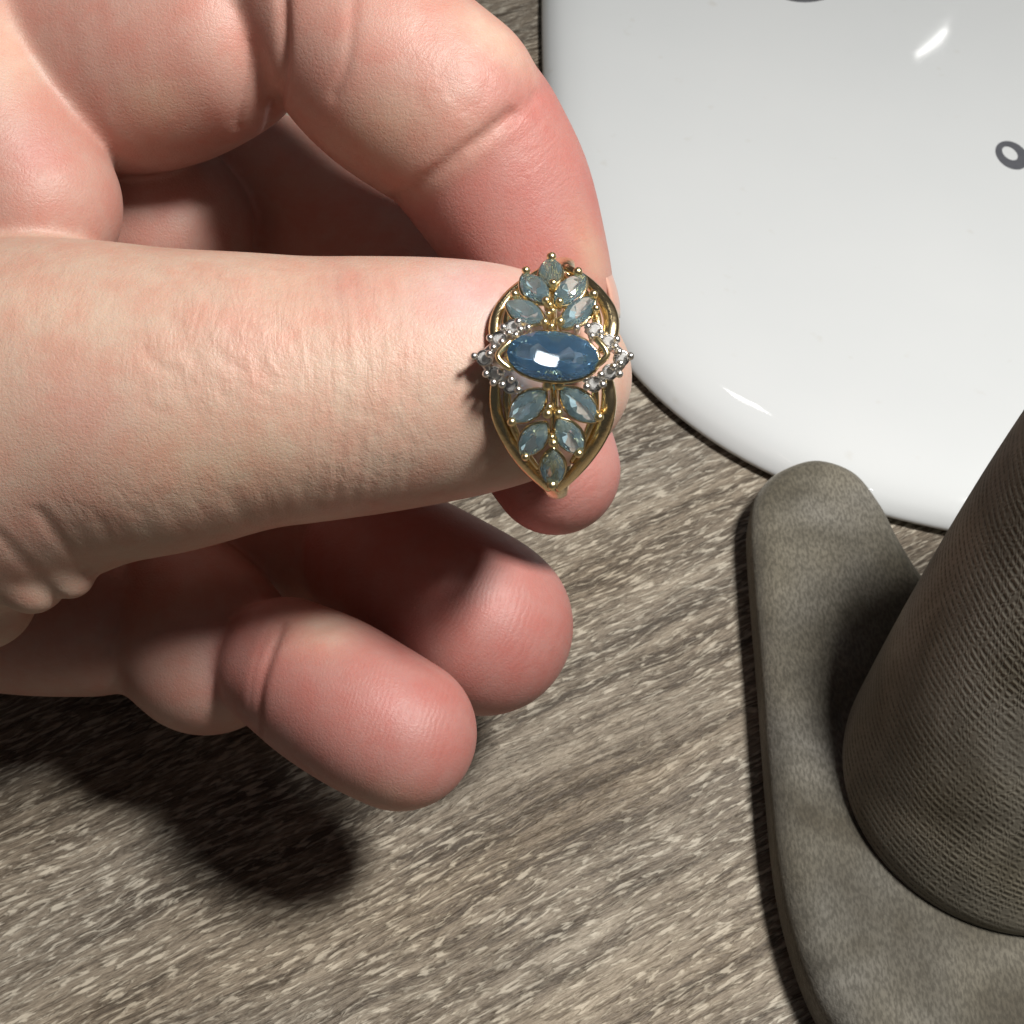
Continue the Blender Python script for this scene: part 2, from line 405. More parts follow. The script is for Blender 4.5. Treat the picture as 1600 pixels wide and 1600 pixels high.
def make_field(h):
    allq = np.vstack(list(SEGS.values()))
    lo = (allq[:, :3] - allq[:, 3:4]).min(0) - 0.3; hi = (allq[:, :3] + allq[:, 3:4]).max(0) + 0.3
    lo[0] = max(lo[0], -13.0)                                    # the wrist is cut well outside the picture
    n = np.ceil((hi - lo) / h).astype(int) + 1
    ax = [(lo[i] + h * np.arange(n[i])).astype(np.float32) for i in range(3)]
    F = np.full(n, 1.0, np.float32)
    for name, q in SEGS.items():
        m = 0.5
        blo = np.maximum(((q[:, :3] - q[:, 3:4]).min(0) - m - lo) // h, 0).astype(int)
        bhi = np.minimum(((q[:, :3] + q[:, 3:4]).max(0) + m - lo) // h + 2, n).astype(int)
        if (bhi <= blo).any(): continue
        D = np.full(bhi - blo, 1.0, np.float32)
        for a, b in zip(q[:-1], q[1:]):
            r = max(a[3], b[3]) + m
            slo = np.maximum((np.minimum(a[:3], b[:3]) - r - lo) // h, blo).astype(int)
            shi = np.minimum((np.maximum(a[:3], b[:3]) + r - lo) // h + 2, bhi).astype(int)
            if (shi <= slo).any(): continue
            X = ax[0][slo[0]:shi[0], None, None]; Y = ax[1][None, slo[1]:shi[1], None]; Z = ax[2][None, None, slo[2]:shi[2]]
            dd, _ = seg_dist(X, Y, Z, a.astype(np.float32), b.astype(np.float32))
            sl = tuple(slice(slo[i] - blo[i], shi[i] - blo[i]) for i in range(3))
            np.minimum(D[sl], dd, out=D[sl])
        sl = tuple(slice(blo[i], bhi[i]) for i in range(3))
        A = F[sl]; k = DIGITS[name]['k']
        hh = np.clip(0.5 + 0.5 * (A - D) / k, 0, 1)
        F[sl] = A + (D - A) * hh - k * hh * (1 - hh)
    for axis in range(3):
        for _ in range(2):
            G = F.copy()
            s0 = [slice(None)] * 3; s1 = [slice(None)] * 3; s2 = [slice(None)] * 3
            s0[axis] = slice(0, -2); s1[axis] = slice(1, -1); s2[axis] = slice(2, None)
            F[tuple(s1)] = 0.25 * G[tuple(s0)] + 0.5 * G[tuple(s1)] + 0.25 * G[tuple(s2)]
    F = np.maximum(F, (0.03 - ax[2])[None, None, :])               # the heel of the hand rests on the table
    F[0] = 1.0; F[:, 0] = 1.0; F[:, :, 0] = 1.0; F[-1] = 1.0; F[:, -1] = 1.0; F[:, :, -1] = 1.0
    return F, lo, h

def surface_nets(F, lo, h):
    n = np.array(F.shape); S_ = F < 0
    cnt = np.zeros(n - 1, np.uint8)
    for i in (0, 1):
        for j in (0, 1):
            for k in (0, 1):
                cnt += S_[i:n[0] - 1 + i, j:n[1] - 1 + j, k:n[2] - 1 + k]
    act = (cnt > 0) & (cnt < 8)
    idx = np.argwhere(act)
    vid = np.full(n - 1, -1, np.int32); vid[act] = np.arange(len(idx))
    c = {}
    for i in (0, 1):
        for j in (0, 1):
            for k in (0, 1):
                c[i, j, k] = F[idx[:, 0] + i, idx[:, 1] + j, idx[:, 2] + k]
    acc = np.zeros((len(idx), 3)); num = np.zeros(len(idx))
    keys = list(c)
    for a in keys:
        for b in keys:
            if sum(abs(a[q] - b[q]) for q in range(3)) == 1 and a < b:
                fa, fb = c[a], c[b]; m = (fa < 0) != (fb < 0)
                t = np.where(m, fa / np.where(m, fa - fb, 1), 0)
                pos = np.array(a)[None] + t[:, None] * (np.array(b) - np.array(a))[None]
                acc[m] += pos[m]; num[m] += 1
    V = lo + h * (idx + acc / num[:, None])
    quads = []
    for axis in range(3):
        s0 = [slice(None)] * 3; s1 = [slice(None)] * 3
        s0[axis] = slice(0, -1); s1[axis] = slice(1, None)
        a, b = S_[tuple(s0)], S_[tuple(s1)]
        e = np.argwhere(a != b)
        o1, o2 = [(1, 2), (2, 0), (0, 1)][axis]
        ok = (e[:, o1] > 0) & (e[:, o2] > 0) & (e[:, o1] < n[o1] - 1) & (e[:, o2] < n[o2] - 1)
        e = e[ok]; ins = a[tuple(e.T)]
        d1 = np.zeros(3, int); d1[o1] = 1; d2 = np.zeros(3, int); d2[o2] = 1
        q = np.stack([vid[tuple(e.T)], vid[tuple((e - d1).T)], vid[tuple((e - d1 - d2).T)], vid[tuple((e - d2).T)]], 1)
        q[~ins] = q[~ins][:, ::-1]
        quads.append(q)
    return V, np.vstack(quads)

F_, lo_, h_ = make_field(0.04)
HV, HF = surface_nets(F_, lo_, h_)
def relax(V, F, it=2, lam=0.5):
    e = np.vstack([F[:, [0, 1]], F[:, [1, 2]], F[:, [2, 3]], F[:, [3, 0]]])
    for i in range(it):
        s = np.zeros_like(V); n = np.zeros(len(V))
        for c in range(3):
            s[:, c] = np.bincount(e[:, 0], V[e[:, 1], c], len(V)) + np.bincount(e[:, 1], V[e[:, 0], c], len(V))
        n = np.bincount(e[:, 0], minlength=len(V)) + np.bincount(e[:, 1], minlength=len(V))
        V = V + lam * (s / np.maximum(n, 1)[:, None] - V)
    return V
HV = relax(HV, HF, 3)
def vnormals(V, F):
    fn = np.cross(V[F[:, 2]] - V[F[:, 0]], V[F[:, 3]] - V[F[:, 1]])
    N = np.zeros_like(V)
    for k in range(4):
        for c in range(3): N[:, c] += np.bincount(F[:, k], fn[:, c], len(V))
    return N / (np.linalg.norm(N, axis=1)[:, None] + 1e-12)

def owners(V):
    best = np.full(len(V), 9.0); own = np.zeros(len(V), int); U = np.zeros(len(V)); A = np.zeros(len(V))
    for di, (name, q) in enumerate(SEGS.items()):
        cum = 0.0
        for a, b in zip(q[:-1], q[1:]):
            L = np.linalg.norm(b[:3] - a[:3])
            mid = (a[:3] + b[:3]) / 2; R = max(a[3], b[3]) + L / 2 + 0.35
            near = np.where(((V - mid) ** 2).sum(1) < R * R)[0]
            if len(near):
                W = V[near]; dd, t = seg_dist(W[:, 0], W[:, 1], W[:, 2], a, b)
                m = dd < best[near]; ii = near[m]
                best[ii] = dd[m]; own[ii] = di; U[ii] = cum + t[m] * L
                T = (b[:3] - a[:3]) / (L + 1e-9); up = UP - T * (UP @ T); up /= np.linalg.norm(up); sd = np.cross(T, up)
                w_ = V[ii] - (a[:3] + t[m][:, None] * (b[:3] - a[:3]))
                A[ii] = np.arctan2(w_ @ up, w_ @ sd) * max(a[3], b[3])
            cum += L
    return own, U, A
NAMES = list(DIGITS)
NEXT = {'index_tip': 'index_mid', 'pinky_tip': 'pinky_mid', 'ring_tip': 'ring_mid'}
own, UU, AA = owners(HV)
for nm, prev in NEXT.items():
    q = SEGS[prev]; UU[own == NAMES.index(nm)] += np.linalg.norm(np.diff(q[:, :3], axis=0), axis=1).sum() + np.linalg.norm(q[-1, :3] - SEGS[nm][0, :3])
for nm in ('ring_tip', 'pinky_tip', 'middle_tip'):      # straight frame on the pads, for the ridges
    q = SEGS[nm]; T_ = q[-1, :3] - q[0, :3]; T_ /= np.linalg.norm(T_); sd_ = np.cross(T_, LOOK); sd_ /= np.linalg.norm(sd_)
    m_ = own == NAMES.index(nm); AA[m_] = (HV[m_] - q[-1, :3]) @ sd_
    UU[m_] = (HV[m_] - q[-1, :3]) @ T_ + 9
HN = vnormals(HV, HF)
hx, hy, hd = project(HV)
facing = ((CAM - HV) * HN).sum(1) > 0
def isown(*names): return np.isin(own, [NAMES.index(n) for n in names])

def crease(names, line, width, depth):
    """Press a groove (or raise a ridge, depth < 0) along a curve drawn on the camera side of one digit."""
    global HV
    ln = catmull(np.array(line, float), 6)
    m = np.where(isown(*names) & facing)[0]
    x, y, d = hx[m], hy[m], hd[m]
    best = np.full(len(m), 1e9)
    for a, b in zip(ln[:-1], ln[1:]):
        ba = b - a; t = np.clip(((x - a[0]) * ba[0] + (y - a[1]) * ba[1]) / (ba @ ba + 1e-9), 0, 1)
        best = np.minimum(best, np.hypot(x - a[0] - t * ba[0], y - a[1] - t * ba[1]))
    g = np.exp(-(best * d / FPX / width) ** 2)
    HV[m] -= HN[m] * (depth * g)[:, None]
TH = ('thumb', 'thumb_roll', 'thumb_rolls', 'wrist_fold')
random.seed(11)
# knuckle wrinkles: short arcs over the bent thumb joint
for i in range(26):
    cx, cy = random.uniform(230, 480), random.uniform(430, 640)
    L = random.uniform(25, 70); ang = math.radians(random.uniform(28, 62))
    dx, dy = math.cos(ang) * L / 2, math.sin(ang) * L / 2
    bend = random.uniform(-8, 8)
    crease(TH, [(cx - dx, cy - dy), (cx + bend, cy - bend), (cx + dx, cy + dy)], random.uniform(0.018, 0.034), random.uniform(0.004, 0.012))
for x0, d_ in ((505, .012), (530, .014), (560, .016), (585, .010), (612, .010), (640, .008), (480, .009)):
    crease(TH, [(x0 - 8, 430), (x0 + 6, 520), (x0 + 10, 610), (x0 + 2, 700), (x0 - 8, 790)], 0.022, d_ * 0.8)
# short folds along the lower edge of the thumb
for x0, L, d_ in ((150, 70, .03), (185, 80, .035), (215, 60, .022), (250, 70, .028), (300, 60, .018), (335, 80, .02), (385, 70, .022), (430, 90, .026), (455, 80, .018), (400, 60, .02), (500, 60, .014)):
    yb = 885 - (x0 - 170) * 0.21
    crease(TH, [(x0 - 34, yb - L), (x0 - 14, yb - L / 2), (x0 + 4, yb + 5)], 0.032, d_ * 0.24)
crease(TH, [(-10, 830), (40, 880), (95, 945)], 0.05, 0.016)
crease(TH, [(60, 800), (100, 850), (145, 900)], 0.045, 0.02)
# index finger: flexion creases and skin folds
crease(('index_mid',), [(552, -10), (548, 60), (538, 110), (520, 150)], 0.04, 0.018)
crease(('index',), [(372, -10), (378, 60), (372, 130), (362, 190)], 0.05, 0.012)
crease(('index_fold', 'index'), [(392, -10), (392, 60), (384, 130), (372, 200)], 0.03, 0.03)
for i in range(30):
    cx, cy = random.uniform(640, 850), random.uniform(40, 190)
    if cy < 0.55 * (cx - 640) - 20: continue
    L = random.uniform(14, 36); ang = math.radians(random.uniform(105, 130))
    dx, dy = math.cos(ang) * L / 2, math.sin(ang) * L / 2
    crease(('index_mid', 'index_tip'), [(cx - dx, cy - dy), (cx + dx, cy + dy)], 0.02, random.uniform(0.004, 0.009))
crease(('index_mid', 'index_tip'), [(596, 325), (660, 285), (740, 225), (800, 178)], 0.06, 0.045)
crease(('index_mid', 'index_tip'), [(740, 232), (800, 185), (862, 128)], 0.05, 0.015)
crease(('index_mid', 'index_fold', 'index'), [(440, -30), (443, 60), (436, 140), (420, 210)], 0.05, 0.06)
# little finger: the joint crease
crease(('pinky_tip', 'pinky_mid'), [(440, 975), (422, 1020), (405, 1075), (398, 1150)], 0.05, 0.036)
crease(('pinky_tip', 'pinky_mid'), [(425, 975), (405, 1020), (392, 1070), (388, 1120)], 0.025, 0.012)
for o_ in (0, 14, 26):
    crease(('pinky_tip',), [(450 + o_, 1010), (480 + o_, 985), (520 + o_, 968)], 0.03, 0.006)
HV = relax(HV, HF, 2, 0.45)
UA = relax(np.c_[UU, AA, UU], HF, 8, 0.6); UU, AA = UA[:, 0], UA[:, 1]

# skin colour of its own: redder pads and joints, paler pulp between
tint = np.tile(np.array([0.540, 0.382, 0.298]), (len(HV), 1))
def blot(names, x, y, rx, ry, col, wgt, ang=0):
    m = isown(*names) if names else np.ones(len(HV), bool)
    c, s = math.cos(math.radians(ang)), math.sin(math.radians(ang))
    dx, dy = hx[m] - x, hy[m] - y
    g = wgt * np.exp(-((dx * c + dy * s) / rx) ** 2 - ((-dx * s + dy * c) / ry) ** 2)
    tint[m] += (np.array(col) - tint[m]) * g[:, None]
PINK = (0.43, 0.165, 0.150); ROSE = (0.55, 0.31, 0.255); PALE = (0.62, 0.455, 0.355); LAV = (0.57, 0.40, 0.385); YEL = (0.56, 0.40, 0.285); RED = (0.52, 0.22, 0.18)
for nm in ('ring_tip', 'pinky_tip', 'middle_tip', 'index_tip'): tint[isown(nm)] = (0.455, 0.215, 0.188)
for nm in ('index', 'index_fold', 'index_mid', 'web', 'middle', 'middle_mid', 'palm', 'palm_heel', 'pinky_mid', 'ring_mid', 'ring_prox'): tint[isown(nm)] = (0.475, 0.275, 0.226)
for names, x, y, rx, ry, c, wt, an in (
    (TH, 600, 480, 90, 60, ROSE, .5, 0), (TH, 540, 445, 40, 40, PINK, .35, 60), (TH, 740, 460, 90, 60, LAV, .9, 0), (TH, 350, 720, 160, 70, YEL, .7, 0),
    (TH, 130, 640, 90, 60, ROSE, .6, 30), (TH, 380, 520, 90, 70, ROSE, .45, 30), (TH, 40, 470, 120, 50, PALE, .7, 10), (TH, 520, 640, 120, 90, PALE, .6, 0), (TH, 50, 850, 60, 80, ROSE, .5, 50), (TH, 330, 690, 40, 30, ROSE, .3, 0),
    (('index_tip',), 860, 330, 90, 90, PINK, .6, 0), (('index_tip', 'index_mid'), 800, 145, 70, 50, PINK, .55, 40), (('index_tip',), 925, 400, 25, 70, YEL, .6, -20), (('index_mid',), 600, 200, 80, 60, YEL, .45, 0),
    (('index_mid',), 560, 40, 90, 60, ROSE, .6, 0), (('index_mid',), 770, 55, 70, 25, PALE, .7, 40), (('index',), 330, 60, 120, 70, ROSE, .7, 0), (('index',), 245, 160, 50, 40, YEL, .5, 0),
    (('web',), 20, 60, 60, 90, PALE, .8, 0), (('web',), 50, 230, 60, 40, PINK, .4, 30),
    (('ring_tip',), 800, 1000, 70, 90, PINK, .5, 0), (('pinky_tip',), 640, 1110, 100, 60, PINK, .6, 20), (('pinky_tip',), 500, 980, 60, 40, PALE, .7, 0), (('pinky_tip',), 600, 1250, 90, 30, YEL, .4, 10),
    (('pinky_mid',), 370, 1040, 40, 60, LAV, .8, 0), (('ring_tip',), 740, 890, 60, 30, LAV, .4, 0)):
    blot(names, x, y, rx, ry, c, wt, an)
for _ in range(3):                          # let tints flow over digit borders
    tint = relax(tint, HF, 4, 0.6)

pad = np.zeros(len(HV)); wrk = np.zeros(len(HV))
def mask(arr, names, x, y, rx, ry, v=1.0, ang=0):
    m = isown(*names); c, s = math.cos(math.radians(ang)), math.sin(math.radians(ang))
    dx, dy = hx[m] - x, hy[m] - y
    arr[m] = np.maximum(arr[m], v * np.exp(-(((dx * c + dy * s) / rx) ** 2 + ((-dx * s + dy * c) / ry) ** 2) ** 1.5))
mask(pad, ('ring_tip',), 760, 970, 130, 110); mask(pad, ('pinky_tip',), 640, 1120, 110, 90); mask(pad, ('middle_tip',), 900, 780, 80, 70, .8)
mask(wrk, TH, 360, 540, 190, 130); mask(wrk, TH, 570, 620, 120, 190, .9); mask(wrk, TH, 260, 820, 260, 90, .7); mask(wrk, ('index_mid', 'index_tip'), 760, 150, 160, 90, .9, 20)
mask(wrk, ('index_tip',), 860, 250, 70, 100, .6); mask(wrk, TH, 100, 500, 200, 140, .5)

def skin_material():
    m = NT('skin')
    c = m.mapping(m.obj_co(), scale=(100, 100, 100))
    t = m.attr('tint').outputs['Color']
    uv = m.attr('skin_uv').outputs['Vector']
    msk = m.n('ShaderNodeSeparateColor'); m.l(m.attr('skin_mask').outputs['Color'], msk.inputs[0])
    padm, wrkm = msk.outputs[0], msk.outputs[1]
    mott = m.noise(c, 3.2, 4, 0.6)
    col = m.mix(m.ramp(mott, [(0.36, (0, 0, 0)), (0.66, (0.85,) * 3)]), t, m.mix(1.0, t, (1.0, 0.80, 0.78), 'MULTIPLY'))
    pale = m.ramp(m.noise(c, 6.5, 3, 0.6), [(0.52, (0, 0, 0)), (0.72, (0.45,) * 3)])
    col = m.mix(pale, col, m.mix(1.0, col, (1.06, 1.12, 1.14), 'MULTIPLY'))
    speck = m.noise(c, 38, 3, 0.7)
    col = m.mix(m.math('MULTIPLY', speck, 0.20), col, m.mix(1.0, col, (0.78, 0.66, 0.62), 'MULTIPLY'))
    # ridges of the finger pads
    s = m.n('ShaderNodeSeparateXYZ'); m.l(uv, s.inputs[0])
    bendv = m.math('MULTIPLY', m.math('MULTIPLY', s.outputs[1], s.outputs[1]), 0.55)
    wob = m.math('MULTIPLY', m.noise(c, 2.6, 2), 0.16)
    ph = m.math('ADD', m.math('ADD', s.outputs[0], bendv), wob)
    ridge = m.math('SINE', m.math('MULTIPLY', ph, 2 * math.pi / 0.046))
    ridge = m.math('MULTIPLY', ridge, m.math('MULTIPLY', padm, m.ramp(m.noise(c, 4.5, 2), [(0.36, (0.15,) * 3), (0.62, (1, 1, 1))])))
    # cross wrinkles
    wr = m.noise(m.mapping(uv, scale=(11, 2.6, 1)), 1.0, 3, 0.55, 0.8)
    wr2 = m.noise(m.mapping(c, scale=(9, 9, 9)), 1.0, 3, 0.6, 0.5)
    wrkm = m.math('MULTIPLY', wrkm, m.ramp(m.noise(c, 2.4, 3), [(0.36, (0.2,) * 3), (0.60, (1.25,) * 3)]))
    wrk = m.math('MULTIPLY', m.math('ADD', wr, m.math('MULTIPLY', wr2, 0.2)), wrkm)
    pores = m.noise(c, 45, 3, 0.65)
    nb = m.bump(pores, 0.22, 0.0003)
    cd_ = m.n('ShaderNodeVectorMath', operation='ADD'); m.l(c, cd_.inputs[0])
    wn = m.n('ShaderNodeTexNoise'); wn.inputs['Scale'].default_value = 7.0; m.l(c, wn.inputs['Vector'])
    wsc = m.n('ShaderNodeVectorMath', operation='SCALE'); wsc.inputs['Scale'].default_value = 0.12; m.l(wn.outputs['Color'], wsc.inputs[0]); m.l(wsc.outputs[0], cd_.inputs[1])
    cell = m.n('ShaderNodeTexVoronoi', feature='DISTANCE_TO_EDGE'); cell.inputs['Scale'].default_value = 19.0; m.l(cd_.outputs[0], cell.inputs['Vector'])
    net = m.ramp(cell.outputs['Distance'], [(0.0, (0, 0, 0)), (0.16, (1, 1, 1))])
    net = m.math('MULTIPLY', net, m.math('SUBTRACT', 1.0, padm))
    nb = m.bump(net, 0.075, 0.0003, nb)
    nb = m.bump(wrk, 0.26, 0.0005, nb)
    nb = m.bump(ridge, 0.07, 0.0002, nb)
    col = m.mix(m.ramp(m.math('MULTIPLY', ridge, -1), [(0.1, (0, 0, 0)), (1.0, (0.35,) * 3)]), col, m.mix(1.0, col, (0.80, 0.66, 0.62), 'MULTIPLY'))
    rough = m.math('ADD', 0.40, m.math('MULTIPLY', m.noise(c, 9, 3), 0.2))
    m.set(Base_Color=col, Roughness=rough, Specular_IOR_Level=0.55, Subsurface_Weight=0.22, Subsurface_Radius=(1.0, 0.32, 0.18), Subsurface_Scale=0.0035, Normal=nb)
    return m.m
SKIN = skin_material()
hand = None
me = mesh_np('hand', HV, HF)
at = me.attributes.new('tint', 'FLOAT_COLOR', 'POINT'); at.data.foreach_set('color', np.c_[tint, np.ones(len(tint))].astype(np.float32).ravel())
at = me.attributes.new('skin_mask', 'FLOAT_COLOR', 'POINT'); at.data.foreach_set('color', np.c_[pad, wrk, 0 * pad, np.ones(len(pad))].astype(np.float32).ravel())
at = me.attributes.new('skin_uv', 'FLOAT_VECTOR', 'POINT'); at.data.foreach_set('vector', np.c_[UU, AA, own * 3.7].astype(np.float32).ravel())
hand = obj('hand', me, SKIN)
tag(hand, 'bare pinkish hand pinching the gemstone ring between thumb and curled fingers above the table', 'hand')

def nail_material():
    m = NT('fingernail'); c = m.mapping(m.obj_co(), scale=(100, 100, 100))
    a = m.attr('tip').outputs['Fac']
    col = m.ramp(a, [(0.0, (0.55, 0.32, 0.26)), (0.80, (0.56, 0.33, 0.26)), (0.90, (0.55, 0.40, 0.30)), (1.0, (0.58, 0.45, 0.34))])
    m.set(Base_Color=col, Roughness=0.3, Subsurface_Weight=0.2, Subsurface_Radius=(1, .5, .3), Subsurface_Scale=0.001, Normal=m.bump(m.noise(m.mapping(c, scale=(1, 1, 1)), 6, 2), 0.1, 0.0002)); return m.m
NAIL = nail_material()
def nail(base, tip, dorsal, R, half_deg, lift=0.0, name='fingernail'):
    base, tip, n = (np.asarray(v, float) for v in (base, tip, dorsal))
    t = tip - base; L = np.linalg.norm(t); t /= L; n = n - t * (n @ t); n /= np.linalg.norm(n); b = np.cross(t, n)
    V = []; K = []; nu, nv = 14, 18
    for layer in (0, 1):
        for i in range(nu + 1):
            u = i / nu
            for j in range(nv + 1):
                v = -1 + 2 * j / nv
                uu = u * (1 - 0.16 * abs(v) ** 3 * u) + 0.06 * abs(v) ** 3 * (1 - u)
                a = math.radians(half_deg) * v * (0.9 + 0.1 * u)
                r = R - 0.035 * layer - 0.05 * (1 - u) ** 2 - 0.08 * u ** 3 + lift
                p = base + t * (uu * L) + n * (r * math.cos(a)) + b * (r * math.sin(a))
                V.append(p); K.append(uu)
    m_ = nv + 1; q = (nu + 1) * m_; F = []
    for i in range(nu):
        for j in range(nv):
            a0 = i * m_ + j
            F.append((a0, a0 + 1, a0 + m_ + 1, a0 + m_)); F.append((q + a0, q + a0 + m_, q + a0 + m_ + 1, q + a0 + 1))
    for j in range(nv):
        F.append((j + 1, j, q + j, q + j + 1)); a0 = nu * m_ + j; F.append((a0, a0 + 1, q + a0 + 1, q + a0))
    for i in range(nu):
        a0 = i * m_; F.append((a0, a0 + m_, q + a0 + m_, q + a0)); a1 = a0 + nv; F.append((a1 + m_, a1, q + a1, q + a1 + m_))
    me = mesh_np(name, V, F)
    at = me.attributes.new('tip', 'FLOAT', 'POINT'); at.data.foreach_set('value', np.array(K, np.float32))
    return obj(name, me, NAIL, hand)
def cam_dir(x, y, z): return RT * x + UP * y - LOOK * z     # right, up, toward the camera
nail(P(845, 428, 13.40), P(879, 528, 13.55), cam_dir(0.86, 0.34, -0.16), 0.665, 46)
nail(P(690, 935, 15.2), P(796, 994, 15.05), cam_dir(0.62, -0.05, -0.9), 0.80, 50)
nail(P(560, 1110, 13.9), P(655, 1165, 13.8), cam_dir(0.4, -0.5, -0.9), 0.70, 50)
nail(P(830, 670, 14.5), P(885, 765, 14.3), cam_dir(0.6, 0.1, -0.8), 0.62, 50)

# ------------------------------------------------------------------ the ring
RD = 11.12; RC = P(862, 582, RD); RPX = FPX / RD       # picture units per cm at the ring
ra = math.radians(-2.0)
EX = cam_dir(math.cos(ra), math.sin(ra), 0.10); EX /= np.linalg.norm(EX)
EY = cam_dir(-math.sin(ra), math.cos(ra), 0.05); EY -= EX * (EX @ EY); EY /= np.linalg.norm(EY)
EZ = np.cross(EX, EY)
ring = empty('gemstone_ring', RC)
tag(ring, 'gold ring with a blue oval centre stone and pale leaf stones on the thumb tip', 'ring')
DR = 1.28
def dome(x, y): return math.sqrt(max(DR * DR - y * y, 0.05)) - DR - 0.12 * x * x
def loc(px, py):
    """Local ring x, y (cm) of a picture point on the head."""
    return (px - 862) / RPX, -(py - 582) / RPX
def head(x, y, z=0.0): return RC + EX * x + EY * y + EZ * (dome(x, y) + z)
def hp(px, py, z=0.0): return head(*loc(px, py), z)
def nrm(x, y):
    v = EZ * math.sqrt(max(DR * DR - y * y, .05)) + EY * y; v = v + EX * 0.24 * x; return v / np.linalg.norm(v)

def metal(name, col, rough):
    m = NT(name); c = m.mapping(m.obj_co(), scale=(100, 100, 100))
    n = m.noise(c, 9, 4, 0.6)
    m.set(Base_Color=m.mix(n, col, tuple(x * 0.86 for x in col)), Metallic=1.0, Roughness=m.math('ADD', rough, m.math('MULTIPLY', n, 0.10)), Normal=m.bump(m.noise(c, 22, 3), 0.12, 0.0003))
    return m.m
GOLD = metal('yellow_gold', (0.88, 0.70, 0.41), 0.19)
BRIGHT = metal('bead_gold', (0.97, 0.79, 0.44), 0.24)
WHITE = metal('white_gold', (0.90, 0.87, 0.83), 0.24)
def gem(name, col, ior, rough=0.0, alpha=0.62):
    m = NT(name); m.set(Base_Color=col, Roughness=rough, IOR=ior, Transmission_Weight=alpha); return m.m
TOPAZ = gem('blue_topaz', (0.36, 0.67, 1.0), 1.62, 0.0, 0.95)
AQUA = gem('pale_aquamarine', (0.66, 0.89, 0.98), 1.58, 0.0, 0.935)
DIAM = gem('clear_diamond', (0.97, 0.97, 0.97), 1.9, 0.0, 0.6)

def stone(name, px, py, half_l, half_w, ang, mat, lift, power=1.25, depth=0.75, N=12, tablez=0.34, cpow=1.0):
    """Faceted stone; half sizes in picture units, ang of its long axis from the picture's x axis, counter-clockwise."""
    x0, y0 = loc(px, py); n = nrm(x0, y0)
    ex = EX - n * (n @ EX); ex /= np.linalg.norm(ex); ey = np.cross(n, ex)
    a = math.radians(ang); ax = ex * math.cos(a) + ey * math.sin(a); ay = np.cross(n, ax)
    L, W = half_l / RPX, half_w / RPX
    c0 = head(x0, y0, lift)
    def outline(th, s):
        cx, sy = math.cos(th), math.sin(th)
        cx = abs(cx) ** cpow * (1 if cx >= 0 else -1)
        wv = abs(sy) ** power * (1 if sy >= 0 else -1)
        return cx * L * s, wv * W * s
    V = []; rings = [(0.50, W * tablez * 1.35, 0), (0.80, W * tablez * 0.95, .5), (1.0, W * 0.07, 0), (1.0, -W * 0.07, 0), (0.62, -W * depth * 0.5, .5), (0.18, -W * depth * 0.95, 0)]
    for s, z, ph in rings:
        for k in range(N):
            u, v = outline(2 * math.pi * (k + ph) / N, s)
            V.append(c0 + ax * u + ay * v + n * z)
    V.append(c0 - n * W * depth); F = [tuple(range(N))]
    for r in range(5):
        a0, b0 = r * N, (r + 1) * N
        for k in range(N):
            k1 = (k + 1) % N
            if rings[r][2] == rings[r + 1][2]: F += [(a0 + k, b0 + k, b0 + k1, a0 + k1)]
            elif rings[r + 1][2] == .5: F += [(a0 + k, b0 + k, a0 + k1), (a0 + k1, b0 + k, b0 + k1)]
            else: F += [(a0 + k, b0 + k, b0 + k1), (a0 + k, b0 + k1, a0 + k1)]
    b0 = 5 * N
    F += [(b0 + k, 6 * N, b0 + (k + 1) % N) for k in range(N)]
    me = mesh_np(name, V, F, False)
    bm = bmesh.new(); bm.from_mesh(me); bmesh.ops.recalc_face_normals(bm, faces=bm.faces); bm.to_mesh(me); bm.free()
    o = obj(name, me, mat, ring)
    # its setting: a thin gold gallery rail under the girdle
    pts = [c0 + ax * outline(2 * math.pi * k / 28, 0.98)[0] + ay * outline(2 * math.pi * k / 28, 0.98)[1] - n * W * 0.28 for k in range(28)]
    return o, pts, (c0, ax, ay, n)

def tube(name, pts, radius, mat, parent=ring, closed=False, sides=8, flat=1.0, nref=None, ends=True):
    pts = np.asarray(pts, float); m = len(pts); rad = np.broadcast_to(np.asarray(radius, float), (m,))
    V = []
    for i in range(m):
        T = (pts[(i + 1) % m] - pts[i - 1]) if closed else pts[min(i + 1, m - 1)] - pts[max(i - 1, 0)]
        T /= np.linalg.norm(T); N_ = EZ if nref is None else nref[i]
        N_ = N_ - T * (N_ @ T); N_ /= np.linalg.norm(N_); B = np.cross(T, N_)
        for s in range(sides):
            a = 2 * math.pi * s / sides
            V.append(pts[i] + N_ * math.sin(a) * rad[i] * flat + B * math.cos(a) * rad[i])
    F = []
    for i in range(m if closed else m - 1):
        a, b = i * sides, ((i + 1) % m) * sides
        F += [(a + s, a + (s + 1) % sides, b + (s + 1) % sides, b + s) for s in range(sides)]
    if not closed and ends: F += [tuple(range(sides))[::-1], tuple((m - 1) * sides + s for s in range(sides))]
    return obj(name, mesh_np(name, V, F), mat, parent)

